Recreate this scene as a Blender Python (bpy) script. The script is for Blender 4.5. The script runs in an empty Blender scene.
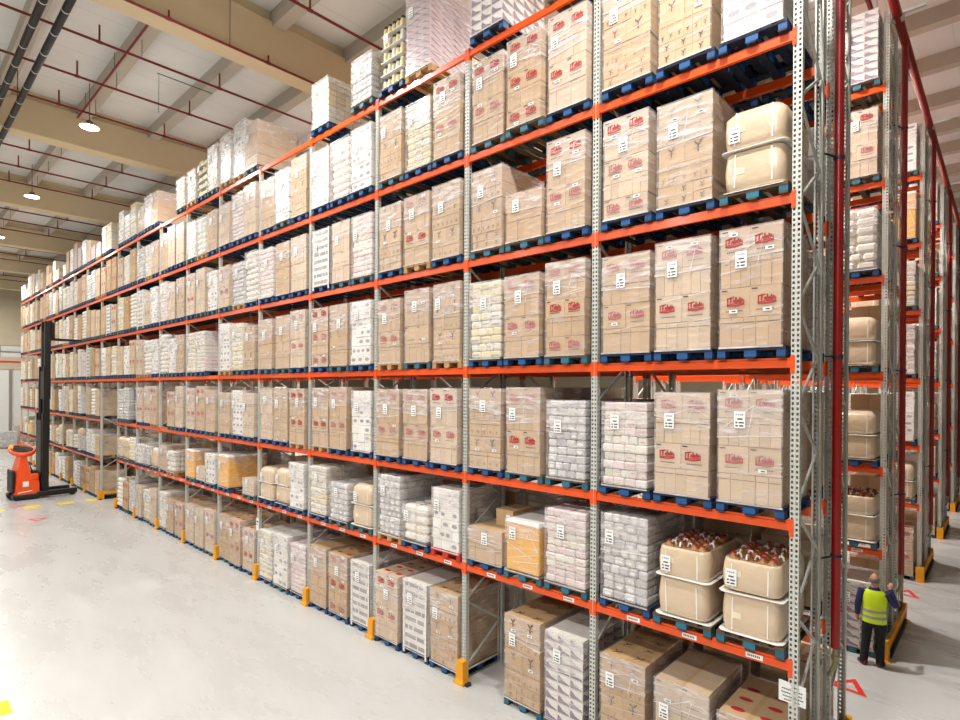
import bpy, bmesh, math, random
from mathutils import Vector, Matrix
sc = bpy.context.scene
COL = sc.collection
PI = math.pi

# ------------------------------------------------------------------ mesh helpers
class MB:
    def __init__(s): s.v = []; s.f = []; s.m = []; s.sm = []
    def add(s, vs, fs, m=0, smooth=False):
        o = len(s.v); s.v += [tuple(v) for v in vs]
        for f in fs: s.f.append([i + o for i in f]); s.m.append(m); s.sm.append(smooth)
    def box(s, x0, x1, y0, y1, z0, z1, m=0):
        s.add([(x0,y0,z0),(x1,y0,z0),(x1,y1,z0),(x0,y1,z0),(x0,y0,z1),(x1,y0,z1),(x1,y1,z1),(x0,y1,z1)],
              [(0,3,2,1),(4,5,6,7),(0,1,5,4),(1,2,6,5),(2,3,7,6),(3,0,4,7)], m)
    def cbox(s, x0, x1, y0, y1, z0, z1, c, m=0):
        # box with chamfered edges
        X=(x0,x1); Y=(y0,y1); Z=(z0,z1); vs=[]; idx={}
        for i in (0,1):
            for j in (0,1):
                for k in (0,1):
                    sx=1 if i==0 else -1; sy=1 if j==0 else -1; sz=1 if k==0 else -1
                    for a,p in enumerate(((X[i],Y[j]+sy*c,Z[k]+sz*c),(X[i]+sx*c,Y[j],Z[k]+sz*c),(X[i]+sx*c,Y[j]+sy*c,Z[k]))):
                        idx[(i,j,k,a)]=len(vs); vs.append(p)
        cx=Vector(((x0+x1)/2,(y0+y1)/2,(z0+z1)/2)); fs=[]
        def face(keys):
            ids=[idx[k] for k in keys]; p=[Vector(vs[i]) for i in ids]
            n=(p[1]-p[0]).cross(p[2]-p[0])
            if n.dot(sum(p,Vector())/len(p)-cx)<0: ids.reverse()
            fs.append(ids)
        for i in (0,1): face([(i,0,0,0),(i,1,0,0),(i,1,1,0),(i,0,1,0)])
        for j in (0,1): face([(0,j,0,1),(1,j,0,1),(1,j,1,1),(0,j,1,1)])
        for k in (0,1): face([(0,0,k,2),(1,0,k,2),(1,1,k,2),(0,1,k,2)])
        for i in (0,1):
            for j in (0,1): face([(i,j,0,0),(i,j,1,0),(i,j,1,1),(i,j,0,1)])
            for k in (0,1): face([(i,0,k,0),(i,1,k,0),(i,1,k,2),(i,0,k,2)])
        for j in (0,1):
            for k in (0,1): face([(0,j,k,1),(1,j,k,1),(1,j,k,2),(0,j,k,2)])
        for i in (0,1):
            for j in (0,1):
                for k in (0,1): face([(i,j,k,0),(i,j,k,1),(i,j,k,2)])
        s.add(vs, fs, m)
    def bar(s, p, q, w, h=None, m=0):
        # rectangular bar from p to q
        p=Vector(p); q=Vector(q); h=h or w; d=(q-p).normalized()
        u=d.cross(Vector((0,0,1)))
        if u.length<1e-4: u=Vector((1,0,0))
        u.normalize(); v=u.cross(d)
        vs=[]
        for c in (p,q):
            for a,b in ((-1,-1),(1,-1),(1,1),(-1,1)): vs.append(c+u*a*w/2+v*b*h/2)
        s.add(vs,[(0,1,2,3),(7,6,5,4),(0,4,5,1),(1,5,6,2),(2,6,7,3),(3,7,4,0)],m)
    def tube(s, pts, r, n=10, m=0, cap=True, smooth=True):
        # round tube through points; r number or list
        pts=[Vector(p) for p in pts]; R=r if isinstance(r,(list,tuple)) else [r]*len(pts)
        vs=[]; fs=[]; u=None
        for i,p in enumerate(pts):
            d=(pts[min(i+1,len(pts)-1)]-pts[max(i-1,0)]).normalized()
            if u is None:
                u=d.cross(Vector((0,0,1)))
                if u.length<1e-3: u=d.cross(Vector((0,1,0)))
            u=(u-d*u.dot(d)).normalized(); v=d.cross(u)
            for k in range(n):
                a=2*PI*k/n; vs.append(p+(u*math.cos(a)+v*math.sin(a))*R[i])
        for i in range(len(pts)-1):
            for k in range(n):
                a=i*n+k; b=i*n+(k+1)%n; fs.append((a,b,b+n,a+n))
        s.add(vs,fs,m,smooth)
        if cap:
            o=len(vs); s.add(vs[:n],[tuple(reversed(range(n)))],m); s.add(vs[-n:],[tuple(range(n))],m)
    def loft(s, rings, m=0, smooth=True, caps=True):
        n=len(rings[0]); vs=[p for r in rings for p in r]; fs=[]
        for i in range(len(rings)-1):
            for k in range(n):
                a=i*n+k; b=i*n+(k+1)%n; fs.append((a,b,b+n,a+n))
        s.add(vs,fs,m,smooth)
        if caps:
            s.add(rings[0],[tuple(reversed(range(n)))],m,smooth); s.add(rings[-1],[tuple(range(n))],m,smooth)
    def ell(s, c, r, m=0, nu=14, nv=9):
        rings=[]
        for j in range(1,nv):
            t=PI*j/nv-PI/2
            rings.append([(c[0]+r[0]*math.cos(t)*math.cos(2*PI*k/nu),c[1]+r[1]*math.cos(t)*math.sin(2*PI*k/nu),c[2]+r[2]*math.sin(t)) for k in range(nu)])
        s.loft(rings,m)
    def disc(s, c, r, z0, z1, n=20, m=0):
        a=[(c[0]+r*math.cos(2*PI*k/n),c[1]+r*math.sin(2*PI*k/n),z0) for k in range(n)]
        b=[(p[0],p[1],z1) for p in a]; s.loft([a,b],m,False)
    def poly(s, pts, m=0): s.add(pts,[tuple(range(len(pts)))],m)
    def mesh(s, name, mats):
        me=bpy.data.meshes.new(name); me.from_pydata(s.v,[],s.f)
        for m in mats: me.materials.append(m)
        me.polygons.foreach_set('material_index',s.m); me.polygons.foreach_set('use_smooth',s.sm)
        me.update(); return me
    def obj(s, name, mats, parent=None, loc=(0,0,0)):
        if not isinstance(mats,(list,tuple)): mats=[mats]
        return link(name, s.mesh(name,mats), parent, loc)

def link(name, data, parent=None, loc=(0,0,0), rot=None):
    o=bpy.data.objects.new(name,data); COL.objects.link(o); o.location=loc
    if rot: o.rotation_euler=rot
    if parent: o.parent=parent
    return o
def tag(o, label=None, cat=None, group=None, kind=None):
    if label: o['label']=label
    if cat: o['category']=cat
    if group: o['group']=group
    if kind: o['kind']=kind
    return o
def thing(name, label, cat, loc=(0,0,0), rz=0, group=None):
    o=link(name,None,None,loc,(0,0,rz)); o.empty_display_size=.2
    return tag(o,label,cat,group)

# ------------------------------------------------------------------ materials
def srgb(r,g,b):
    f=lambda c:(c/12.92 if c<=.04045 else ((c+.055)/1.055)**2.4)
    return (f(r/255),f(g/255),f(b/255),1)
class NT:
    def __init__(s,m): s.n=m.node_tree.nodes; s.l=m.node_tree.links
    def __call__(s,t,**k):
        n=s.n.new('ShaderNode'+t)
        for a,b in k.items():
            if a in n.inputs.keys(): n.inputs[a].default_value=b
            else: setattr(n,a,b)
        return n
    def lk(s,a,b): s.l.new(a,b)
    def math(s,op,a,b=None,c=None):
        n=s.n.new('ShaderNodeMath'); n.operation=op
        for i,x in enumerate((a,b,c)):
            if x is None: continue
            if isinstance(x,(int,float)): n.inputs[i].default_value=x
            else: s.l.new(x,n.inputs[i])
        return n.outputs[0]
def mat(name, col, rough=.6, metal=0, var=0, noise=0, nscale=6, stretch=(1,1,1), bump=0, bscale=30, coat=0, spec=.5):
    m=bpy.data.materials.new(name); m.use_nodes=True; t=NT(m)
    b=t.n['Principled BSDF']; b.inputs['Roughness'].default_value=rough; b.inputs['Metallic'].default_value=metal
    b.inputs['Coat Weight'].default_value=coat; b.inputs['Coat Roughness'].default_value=.15
    b.inputs['Specular IOR Level'].default_value=spec
    c=srgb(*col) if max(col)>1 else tuple(col)+(1,)
    b.inputs['Base Color'].default_value=c
    if var or noise:
        val=None
        if var:
            g=t('NewGeometry'); val=t.math('MULTIPLY_ADD',g.outputs['Random Per Island'],2*var,1-var)
        if noise:
            tc=t('TexCoord'); mp=t('Mapping'); mp.inputs['Scale'].default_value=stretch
            t.lk(tc.outputs['Object'],mp.inputs['Vector'])
            nz=t('TexNoise'); nz.inputs['Scale'].default_value=nscale; nz.inputs['Detail'].default_value=4
            t.lk(mp.outputs[0],nz.inputs['Vector'])
            v2=t.math('MULTIPLY_ADD',nz.outputs['Fac'],2*noise,1-noise)
            val=t.math('MULTIPLY',val,v2) if val else v2
        mx=t('VectorMath'); mx.operation='SCALE'; mx.inputs[0].default_value=c[:3]
        t.lk(val,mx.inputs['Scale']); t.lk(mx.outputs[0],b.inputs['Base Color'])
    if bump:
        tc=t('TexCoord'); nz=t('TexNoise'); nz.inputs['Scale'].default_value=bscale; nz.inputs['Detail'].default_value=3
        t.lk(tc.outputs['Object'],nz.inputs['Vector']); bp=t('Bump'); bp.inputs['Strength'].default_value=bump; bp.inputs['Distance'].default_value=.02
        t.lk(nz.outputs['Fac'],bp.inputs['Height']); t.lk(bp.outputs[0],b.inputs['Normal'])
    return m
def emit(name,col,st):
    m=bpy.data.materials.new(name); m.use_nodes=True; t=NT(m); b=t.n['Principled BSDF']
    b.inputs['Base Color'].default_value=srgb(*col); b.inputs['Emission Color'].default_value=srgb(*col); b.inputs['Emission Strength'].default_value=st
    return m

M={}
M['carton']=mat('carton_tan',(196,163,125),.7,var=.09,noise=.07,nscale=5)
M['carton2']=mat('carton_warm',(194,158,114),.7,var=.09,noise=.07,nscale=5)
M['cartonpale']=mat('carton_pale',(208,182,152),.65,var=.10,noise=.06,nscale=5)
M['white']=mat('white_board',(232,226,216),.5,var=.06)
M['cream']=mat('cream_board',(232,218,184),.55,var=.08)
M['red']=mat('red_print',(188,44,44),.6)
M['black']=mat('black_print',(62,48,40),.6)
M['paper']=mat('paper',(245,244,240),.5)
M['ink']=mat('ink',(70,70,74),.6)
M['silver']=mat('silver_pack',(205,203,200),.3,var=.14)
M['silver2']=mat('silver_pack_dull',(190,188,188),.3,var=.1)
M['greyp']=mat('grey_pack',(150,146,150),.35,var=.18)
M['dark']=mat('dark_pack',(58,52,58),.5,var=.2)
M['pink']=mat('pink_pack',(226,208,206),.45,var=.10)
M['rose']=mat('rose_pack',(222,160,152),.45,var=.12)
M['yel']=mat('yellow_pack',(228,214,160),.45,var=.12)
M['amber']=mat('amber_sheet',(240,176,44),.4,noise=.06,nscale=4)
M['lav']=mat('lavender_board',(196,172,172),.55,var=.10)
M['purple']=mat('purple_print',(134,116,138),.55,var=.12)
M['jug']=mat('jug_film',(214,190,160),.3,noise=.09,nscale=4,coat=.3,bump=.5,bscale=9)
M['jugb']=mat('jug_plastic',(150,104,60),.35,var=.2)
M['redcap']=mat('red_cap',(205,30,40),.4)
M['sheet']=mat('white_sheet',(240,236,230),.35)
M['wood']=mat('pallet_wood',(178,140,96),.75,var=.18,noise=.15,nscale=4,stretch=(1,6,6))
M['dwood']=mat('pallet_wood_dark',(88,72,54),.8,var=.2,noise=.15,nscale=4)
M['blue']=mat('pallet_blue',(22,80,138),.6,var=.25,noise=.12,nscale=8)
M['teal']=mat('pallet_teal',(34,106,130),.6,var=.25,noise=.12,nscale=8)
M['dblue']=mat('pallet_boards_shaded',(20,34,56),.7,var=.3,noise=.15,nscale=8)  # darkened: shade in the gaps between blocks put into the board colour
M['pred']=mat('pallet_red',(190,44,36),.6,var=.2)
M['orange']=mat('orange_steel',(236,84,14),.38,noise=.04,nscale=2,coat=.2)
M['steel']=mat('grey_steel',(196,197,188),.45,metal=.15,noise=.06,nscale=3)
M['yguard']=mat('yellow_guard',(236,160,20),.45,noise=.07,nscale=5)
M['bolt']=mat('dark_bolt',(30,40,60),.5)
M['redpipe']=mat('red_pipe',(146,12,10),.35,coat=.2)
M['dredpipe']=mat('dark_red_pipe',(128,30,30),.45)
M['fit']=mat('pipe_fitting',(150,140,110),.4,metal=.5)
M['duct']=mat('black_conduit',(10,11,10),.5)
M['clip']=mat('white_clip',(220,220,215),.5)
M['conc']=mat('beam_concrete',(222,204,168),.8,noise=.05,nscale=1.5)
M['purl']=mat('purlin_concrete',(196,186,172),.8,noise=.08,nscale=2)
M['wallp']=mat('wall_panel',(205,190,162),.7,noise=.03,nscale=2)
M['walld']=mat('wall_white',(232,230,224),.5)
M['trim']=mat('wall_trim',(150,140,128),.6)
M['yline']=mat('yellow_floor_paint',(245,222,20),.5,noise=.06,nscale=12)
M['rline']=mat('red_floor_paint',(226,52,36),.5,noise=.05,nscale=12)
M['truck']=mat('truck_orange',(244,82,18),.35,coat=.3)
M['blk']=mat('black_paint',(20,20,22),.4)
M['rub']=mat('rubber',(26,26,26),.75)
M['glassd']=mat('dark_screen',(28,30,32),.15)
M['seat']=mat('black_vinyl',(34,34,36),.6)
M['skin']=mat('skin',(206,150,120),.55)
M['hair']=mat('grey_hair',(120,112,104),.8,noise=.2,nscale=40)
M['vest']=mat('hi_vis_yellow',(214,244,20),.55,bump=.3,bscale=14)
M['band']=mat('reflective_tape',(168,158,168),.35)
M['navy']=mat('navy_cloth',(36,38,92),.8,bump=.4,bscale=18)
M['trous']=mat('black_cloth',(22,22,26),.85,bump=.4,bscale=14)
M['shoe']=mat('brown_leather',(110,48,32),.45)
M['lampm']=mat('lamp_housing',(120,118,112),.4,metal=.6)
M['lampe']=emit('lamp_glow',(255,250,240),26)
M['beacon']=emit('beacon_glow',(255,120,40),3)

# perforated post steel: real see-through holes
def post_material():
    m=bpy.data.materials.new('perforated_steel'); m.use_nodes=True; t=NT(m); b=t.n['Principled BSDF']
    b.inputs['Base Color'].default_value=srgb(206,207,198); b.inputs['Roughness'].default_value=.42; b.inputs['Metallic'].default_value=.15
    tc=t('TexCoord'); sp=t('SeparateXYZ'); t.lk(tc.outputs['Object'],sp.inputs[0])
    x,y,z=sp.outputs
    fz=t.math('ABSOLUTE',t.math('SUBTRACT',t.math('FRACT',t.math('DIVIDE',z,.0625)),.5))
    hz=t.math('LESS_THAN',fz,.26)
    ax=t.math('ABSOLUTE',x); ay=t.math('ABSOLUTE',y)
    hx=t.math('LESS_THAN',t.math('ABSOLUTE',t.math('SUBTRACT',ax,.026)),.0125)
    hx=t.math('MULTIPLY',hx,t.math('LESS_THAN',ay,.006))
    hy=t.math('LESS_THAN',t.math('ABSOLUTE',t.math('SUBTRACT',ay,.048)),.012)
    hy=t.math('MULTIPLY',hy,t.math('GREATER_THAN',ax,.045))
    k=t.math('MULTIPLY',hz,t.math('MAXIMUM',hx,hy))
    tr=t('BsdfTransparent'); mx=t('MixShader'); t.lk(k,mx.inputs[0]); t.lk(b.outputs[0],mx.inputs[1]); t.lk(tr.outputs[0],mx.inputs[2])
    t.lk(mx.outputs[0],t.n['Material Output'].inputs['Surface']); return m
M['post']=post_material()

def wrap_material(name, base, amp, seed):
    m=bpy.data.materials.new(name); m.use_nodes=True; t=NT(m); b=t.n['Principled BSDF']
    b.inputs['Base Color'].default_value=srgb(242,234,232); b.inputs['Roughness'].default_value=.24; b.inputs['Specular IOR Level'].default_value=.6
    tc=t('TexCoord'); oi=t('ObjectInfo'); ad=t('VectorMath'); ad.operation='ADD'
    of=t.math('MULTIPLY',oi.outputs['Random'],37.0); cb=t('CombineXYZ'); t.lk(of,cb.inputs[0]); t.lk(of,cb.inputs[1]); cb.inputs[2].default_value=seed
    t.lk(tc.outputs['Object'],ad.inputs[0]); t.lk(cb.outputs[0],ad.inputs[1])
    mp=t('Mapping'); mp.inputs['Rotation'].default_value=(0,.5,0); mp.inputs['Scale'].default_value=(1.3,1.3,7)
    t.lk(ad.outputs[0],mp.inputs['Vector'])
    nz=t('TexNoise'); nz.inputs['Scale'].default_value=2.2; nz.inputs['Detail'].default_value=3; t.lk(mp.outputs[0],nz.inputs['Vector'])
    n2=t('TexNoise'); n2.inputs['Scale'].default_value=5; t.lk(ad.outputs[0],n2.inputs['Vector'])
    st=t.math('MAXIMUM',t.math('MULTIPLY',t.math('SUBTRACT',nz.outputs['Fac'],.5),4*amp),0.0)
    fac=t.math('MINIMUM',t.math('ADD',st,base),.85)
    bp=t('Bump'); bp.inputs['Strength'].default_value=.5; bp.inputs['Distance'].default_value=.03; t.lk(nz.outputs['Fac'],bp.inputs['Height']); t.lk(bp.outputs[0],b.inputs['Normal'])
    tr=t('BsdfTransparent'); mx=t('MixShader'); t.lk(fac,mx.inputs[0]); t.lk(tr.outputs[0],mx.inputs[1]); t.lk(b.outputs[0],mx.inputs[2])
    t.lk(mx.outputs[0],t.n['Material Output'].inputs['Surface']); return m
M['wrap']=wrap_material('stretch_film',.13,.28,0)
M['wrap2']=wrap_material('stretch_film_doubled',.27,.55,9)
M['crease']=wrap_material('film_crease',.5,.5,4)

def floor_material():
    m=bpy.data.materials.new('polished_concrete'); m.use_nodes=True; t=NT(m); b=t.n['Principled BSDF']
    tc=t('TexCoord'); mp=t('Mapping'); mp.inputs['Scale'].default_value=(.35,1.1,1); mp.inputs['Rotation'].default_value=(0,0,.5)
    t.lk(tc.outputs['Object'],mp.inputs['Vector'])
    a=t('TexNoise'); a.inputs['Scale'].default_value=.9; a.inputs['Detail'].default_value=5; a.inputs['Roughness'].default_value=.6; t.lk(mp.outputs[0],a.inputs['Vector'])
    c=t('TexNoise'); c.inputs['Scale'].default_value=14; c.inputs['Detail'].default_value=3; t.lk(tc.outputs['Object'],c.inputs['Vector'])
    r=t('ValToRGB'); e=r.color_ramp.elements
    e[0].position=.12; e[0].color=srgb(184,182,177); e[1].position=.85; e[1].color=srgb(210,210,207)
    f=t.math('ADD',a.outputs['Fac'],t.math('MULTIPLY',t.math('SUBTRACT',c.outputs['Fac'],.5),.12))
    t.lk(f,r.inputs[0]); t.lk(r.outputs[0],b.inputs['Base Color'])
    t.lk(t.math('MULTIPLY_ADD',a.outputs['Fac'],.16,.2),b.inputs['Roughness']); b.inputs['Specular IOR Level'].default_value=.5
    return m
def ceil_material():
    m=bpy.data.materials.new('ceiling_sheet'); m.use_nodes=True; t=NT(m); b=t.n['Principled BSDF']
    tc=t('TexCoord'); sp=t('SeparateXYZ'); t.lk(tc.outputs['Object'],sp.inputs[0])
    fx=t.math('FRACT',t.math('DIVIDE',sp.outputs[0],1.2)); seam=t.math('LESS_THAN',fx,.03)
    nz=t('TexNoise'); nz.inputs['Scale'].default_value=.7; nz.inputs['Detail'].default_value=4; t.lk(tc.outputs['Object'],nz.inputs['Vector'])
    v=t.math('MULTIPLY',t.math('MULTIPLY_ADD',nz.outputs['Fac'],.24,.88),t.math('MULTIPLY_ADD',seam,-.10,1))
    mx=t('VectorMath'); mx.operation='SCALE'; mx.inputs[0].default_value=srgb(236,234,230)[:3]; t.lk(v,mx.inputs['Scale']); t.lk(mx.outputs[0],b.inputs['Base Color'])
    b.inputs['Roughness'].default_value=.8; return m
M['floor']=floor_material(); M['ceil']=ceil_material()

# ------------------------------------------------------------------ camera
f,yaw,pitch,roll,cy=565.37,.7518,-.0024,.0064,391.2
CH=5.42
F=Vector((-math.sin(yaw)*math.cos(pitch),math.cos(yaw)*math.cos(pitch),math.sin(pitch)))
R=Vector((math.cos(yaw),math.sin(yaw),0)); U=R.cross(F)
R2=R*math.cos(roll)+U*math.sin(roll); U2=-R*math.sin(roll)+U*math.cos(roll)
cd=bpy.data.cameras.new('camera'); cam=link('camera',cd)
cd.sensor_width=36; cd.lens=f/960*36; cd.shift_y=(cy-360)/960; cd.clip_end=500; cd.clip_start=.05
cam.matrix_world=Matrix(((R2.x,U2.x,-F.x,0),(R2.y,U2.y,-F.y,0),(R2.z,U2.z,-F.z,CH),(0,0,0,1)))
sc.camera=cam

# ------------------------------------------------------------------ constants
P=2.75; X0=-1.85; YF=7.46; RD=1.1        # bay pitch, near end, aisle face, frame depth
NB=19; TUN=10                             # bays, passage bay index
BEAMZ=[None,2.14,3.82,5.77,7.74,9.68,11.63]
BH=.12
ROWP=6.52
ORD=['first','second','third','fourth','fifth','sixth','seventh','eighth','ninth','tenth','eleventh','twelfth','thirteenth','fourteenth','fifteenth','sixteenth','seventeenth','eighteenth','nineteenth','twentieth']
TIER=['on the floor','on lowest beam','on second beam','on third beam','on fourth beam','on fifth beam','on top beam']
SLOT=['left','middle','right']

def struct(name, mb, m, loc=(0,0,0)):
    return tag(mb.obj(name,m,None,loc),kind='structure')

# ------------------------------------------------------------------ setting
mb=MB(); mb.box(-80,22,-30,60,-.2,0); struct('floor',mb,M['floor'])
CZ=15.45
mb=MB(); mb.box(-80,22,-22,60,CZ,CZ+.2); struct('ceiling',mb,M['ceil'])
WX=-70
mb=MB()
mb.box(WX-.3,WX,-22,60,9.4,CZ); mb.box(WX-.3,WX,-22,60,7.1,8.3); mb.box(WX-.3,WX,-22,6.0,0,7.1); mb.box(WX-.3,WX,11.6,60,0,7.1)
for zz in range(0,8): mb.box(WX,WX+.02,-22,60,9.4+zz*.75,9.42+zz*.75)
struct('wall_left',mb,M['wallp'])
mb=MB(); mb.box(WX-.28,WX-.1,-22,60,8.3,9.4); o=struct('window_1',mb,M['walld'])
mb=MB()
for i in range(28): mb.box(WX-.1,WX+.03,-22+i*3,-21.92+i*3,8.3,9.4)
mb.box(WX-.1,WX+.05,-22,60,8.78,8.84); struct('trim_1',mb,M['trim'])
mb=MB(); mb.box(WX-.02,WX+.05,-22,60,7.75,7.9); struct('trim_2',mb,M['rline'])
mb=MB(); mb.box(WX-.25,WX-.1,6.0,8.75,0,7.1); mb.box(WX-.25,WX-.1,8.95,11.6,0,7.1)
for zz in (1.2,2.4,3.6,4.8,6.0): mb.box(WX-.1,WX-.07,6,11.6,zz,zz+.05)
struct('door_1',mb,M['walld'])
mb=MB(); mb.box(WX-.2,WX+.05,8.75,8.95,0,7.1); mb.box(WX-.2,WX+.05,5.85,6.0,0,7.1); struct('trim_3',mb,M['trim'])
mb=MB(); mb.box(-80,22,60,60.3,0,CZ); struct('wall_back',mb,M['wallp'])
mb=MB(); mb.box(21.7,22,-22,60,0,CZ); struct('wall_right_unseen',mb,M['wallp'])  # unseen wall added to keep open-side light off the rack row ends
# concrete roof beams (run in depth)
BEAMX=[-4.6,-14.62,-24.55,-34.5,-44.5,-54.5,-64.5]
for x in BEAMX:
    mb=MB(); mb.cbox(x-.32,x+.32,-22,60,14.0,CZ-.3,.02); mb.box(x-.2,x+.2,-22,60,CZ-.3,CZ); struct('roof_beam',mb,M['conc'])
PURY=[-6.35,-4.1,-1.85,.4,2.65,4.9,7.15,9.4,11.65,13.9,16.3,18.75,21.4,24.2,26.8,29.2,32.2,35,38,41,44]
for y in PURY:
    mb=MB(); mb.box(-72,22,y,y+.34,15.02,CZ); struct('roof_purlin',mb,M['purl'])
# sprinkler pipes
def pipe(label, pts, r, m, heads=(), hl=.45, down=False, group='sprinkler pipes under the roof'):
    t=thing('sprinkler_pipe',label,'pipe',pts[0],0,group); o0=Vector(pts[0])
    mb=MB(); mb.tube([Vector(p)-o0 for p in pts],r,8); mb.obj('pipe_run',m,t)
    for h in heads:
        mb=MB(); q=Vector(h)-o0; mb.tube([q,q+Vector((0,0,hl))],r*.7,6); mb.tube([q-Vector((0,.06,0)),q+Vector((0,.06,0))],r*1.3,8)
        mb.obj('sprinkler_head',m,t)
    a,b=Vector(pts[0]),Vector(pts[-1]); L=(b-a).length
    for q in (.12,.5,.88):
        mb=MB(); p=(b-a)*q; mb.tube([p,p+Vector((0,0,CZ-a.z))],.008,5); mb.obj('hanger',M['duct'],t)
    return t
for b,bx in enumerate(BEAMX[:6]):
    for k,dx in enumerate((-2.9,-5.3,-7.7)):
        x=bx+dx
        if (b,k) in ((0,0),(5,0)): continue
        pipe('dark red sprinkler pipe, %s along, in the %s roof bay from the near end'%(ORD[k],ORD[b]),[(x,-6,14.5),(x,16,14.5)],.035,M['dredpipe'],
             [(x,y,14.5) for y in ((-2.2,.9,4.0,7.1,10.2,13.3) if b>0 else (7.1,))])
pipe('red sprinkler pipe clipped along the lower edge of the big concrete beam',[(-14.2,-2,13.93),(-14.2,14,13.93)],.032,M['dredpipe'],[(-14.2,y,13.93) for y in (2,4.6,7)],.2)
pipe('dark red feed pipe running along the underside of a roof purlin',[(-15.1,4.86,14.95),(-24.1,4.86,14.95)],.032,M['dredpipe'],[])
pipe('dark red sprinkler pipe high over the aisle beyond the rack end',[(-2.45,12,14.55),(-2.45,22,14.55)],.05,M['dredpipe'],[(-2.45,15.2,14.55)],.35)
for k,y in enumerate((2.5,2.92)):
    t=thing('cable_conduit','black overhead conduit with white clips, %s of the pair'%('outer' if k==0 else 'inner'),'conduit',(-10,y,13.95),0,'black conduits under the roof')
    mb=MB(); mb.tube([(0,0,0),(-50,0,0)],.085,12); mb.obj('conduit_tube',M['duct'],t)
    for i in range(6):
        mb=MB(); mb.tube([(-4-8*i,0,0),(-4-8*i,0,CZ-13.95)],.012,5); mb.obj('hanger',M['duct'],t)
    for i in range(24):
        mb=MB(); xx=-1.2*i-2; mb.tube([(xx,0,0),(xx-.035,0,0)],.092,10); mb.obj('clip',M['clip'],t)
mb=MB(); mb.tube([(-17.6,5.4,14.3),(-17.6,6.9,14.3)],.012,6); mb.tube([(-17.6,5.45,14.3),(-17.6,5.45,13.2)],.006,6)
tag(mb.obj('hanger_rod',M['duct']),'thin dark rod with hanging wire below the ceiling','rod')

# lamps
def lamp(x,y,z,label,power,vis=True,group='high bay lamps'):
    t=thing('high_bay_lamp',label,'lamp',(x,y,z),0,group)
    mb=MB(); rings=[]
    for r,zz in ((.05,.22),(.08,.2),(.12,.10),(.28,.02),(.28,0)): rings.append([(r*math.cos(2*PI*k/20),r*math.sin(2*PI*k/20),zz) for k in range(20)])
    mb.loft(rings[::-1],0,False); mb.obj('reflector',M['lampm'],t)
    mb=MB(); mb.tube([(0,0,.2),(0,0,CZ-z)],.015,6); mb.obj('hanger',M['lampm'],t)
    mb=MB(); mb.disc((0,0),.27,-.012,-.004,20); mb.obj('diffuser',M['lampe'],t)
    l=bpy.data.lights.new('lamp_light','AREA'); l.shape='DISK'; l.size=.55; l.energy=power; l.color=(1,.985,.96)
    try: l.spread=PI
    except Exception: pass
    lo=link('lamp_light',l,t,(0,0,-.03)); return t

# ------------------------------------------------------------------ racks
_pc={}
def post_mesh(h):
    if h in _pc: return _pc[h]
    mb=MB(); e=.003
    mb.box(-.05,.05,0,e,0,h); mb.box(-.05,-.05+e,e,.08,0,h); mb.box(.05-e,.05,e,.08,0,h)
    mb.box(-.05,-.03,.08,.083,0,h); mb.box(.03,.05,.08,.083,0,h)
    mb.box(-.008,.008,-.003,0,0,h)
    mb.box(-.08,.08,-.03,.11,0,.008)
    _pc[h]=mb.mesh('upright_post',[M['post']]); return _pc[h]
def brace_mesh(h,d):
    k=('b',h,d)
    if k in _pc: return _pc[k]
    mb=MB(); z=.25; i=0; y0,y1=.06,d-.06
    mb.bar((0,y0,.2),(0,y1,.2),.03,.02)
    while z+.62<h-.1:
        a,b=(y0,y1) if i%2==0 else (y1,y0)
        mb.bar((.012 if i%2 else -.012,a,z),(.012 if i%2 else -.012,b,z+.62),.028,.034); z+=.62; i+=1
    mb.bar((0,y0,h-.1),(0,y1,h-.1),.03,.02)
    _pc[k]=mb.mesh('brace',[M['steel']]); return _pc[k]
def beam_mesh():
    if 'beam' in _pc: return _pc['beam']
    mb=MB(); L=(P-.1)/2; h=BH/2
    # stepped box beam, ledge at the top front
    prof=[(0.004,-h),(0.055,-h),(0.055,h),(0.020,h),(0.020,h-.022),(0.004,h-.03)]
    vs=[(x,y,z) for x in (-L,L) for y,z in prof]; n=len(prof)
    fs=[tuple(range(n)),tuple(range(2*n-1,n-1,-1))]+[(i,i+n,(i+1)%n+n,(i+1)%n) for i in range(n)]
    mb.add(vs,fs)
    for s in (-1,1):
        x=s*L
        mb.box(min(x,x+s*.045),max(x,x+s*.045),-.008,0,-.13,.08); mb.box(min(x,x-s*.006),max(x,x-s*.006),-.008,.05,-.13,.08)
        for zz in (-.1,-.04,.05): mb.box(x+s*.02-.008,x+s*.02+.008,-.014,-.008,zz-.008,zz+.008)
    _pc['beam']=mb.mesh('front_beam',[M['orange']]); return _pc['beam']
def label_mesh():
    if 'lab' in _pc: return _pc['lab']
    mb=MB(); mb.box(-.1,.1,-.006,0,-.03,.03)
    for i in range(7): mb.box(-.08+i*.022,-.066+i*.022,-.0075,-.006,-.012,.014,1)
    _pc['lab']=mb.mesh('shelf_label',[M['paper'],M['ink']]); return _pc['lab']

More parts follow.
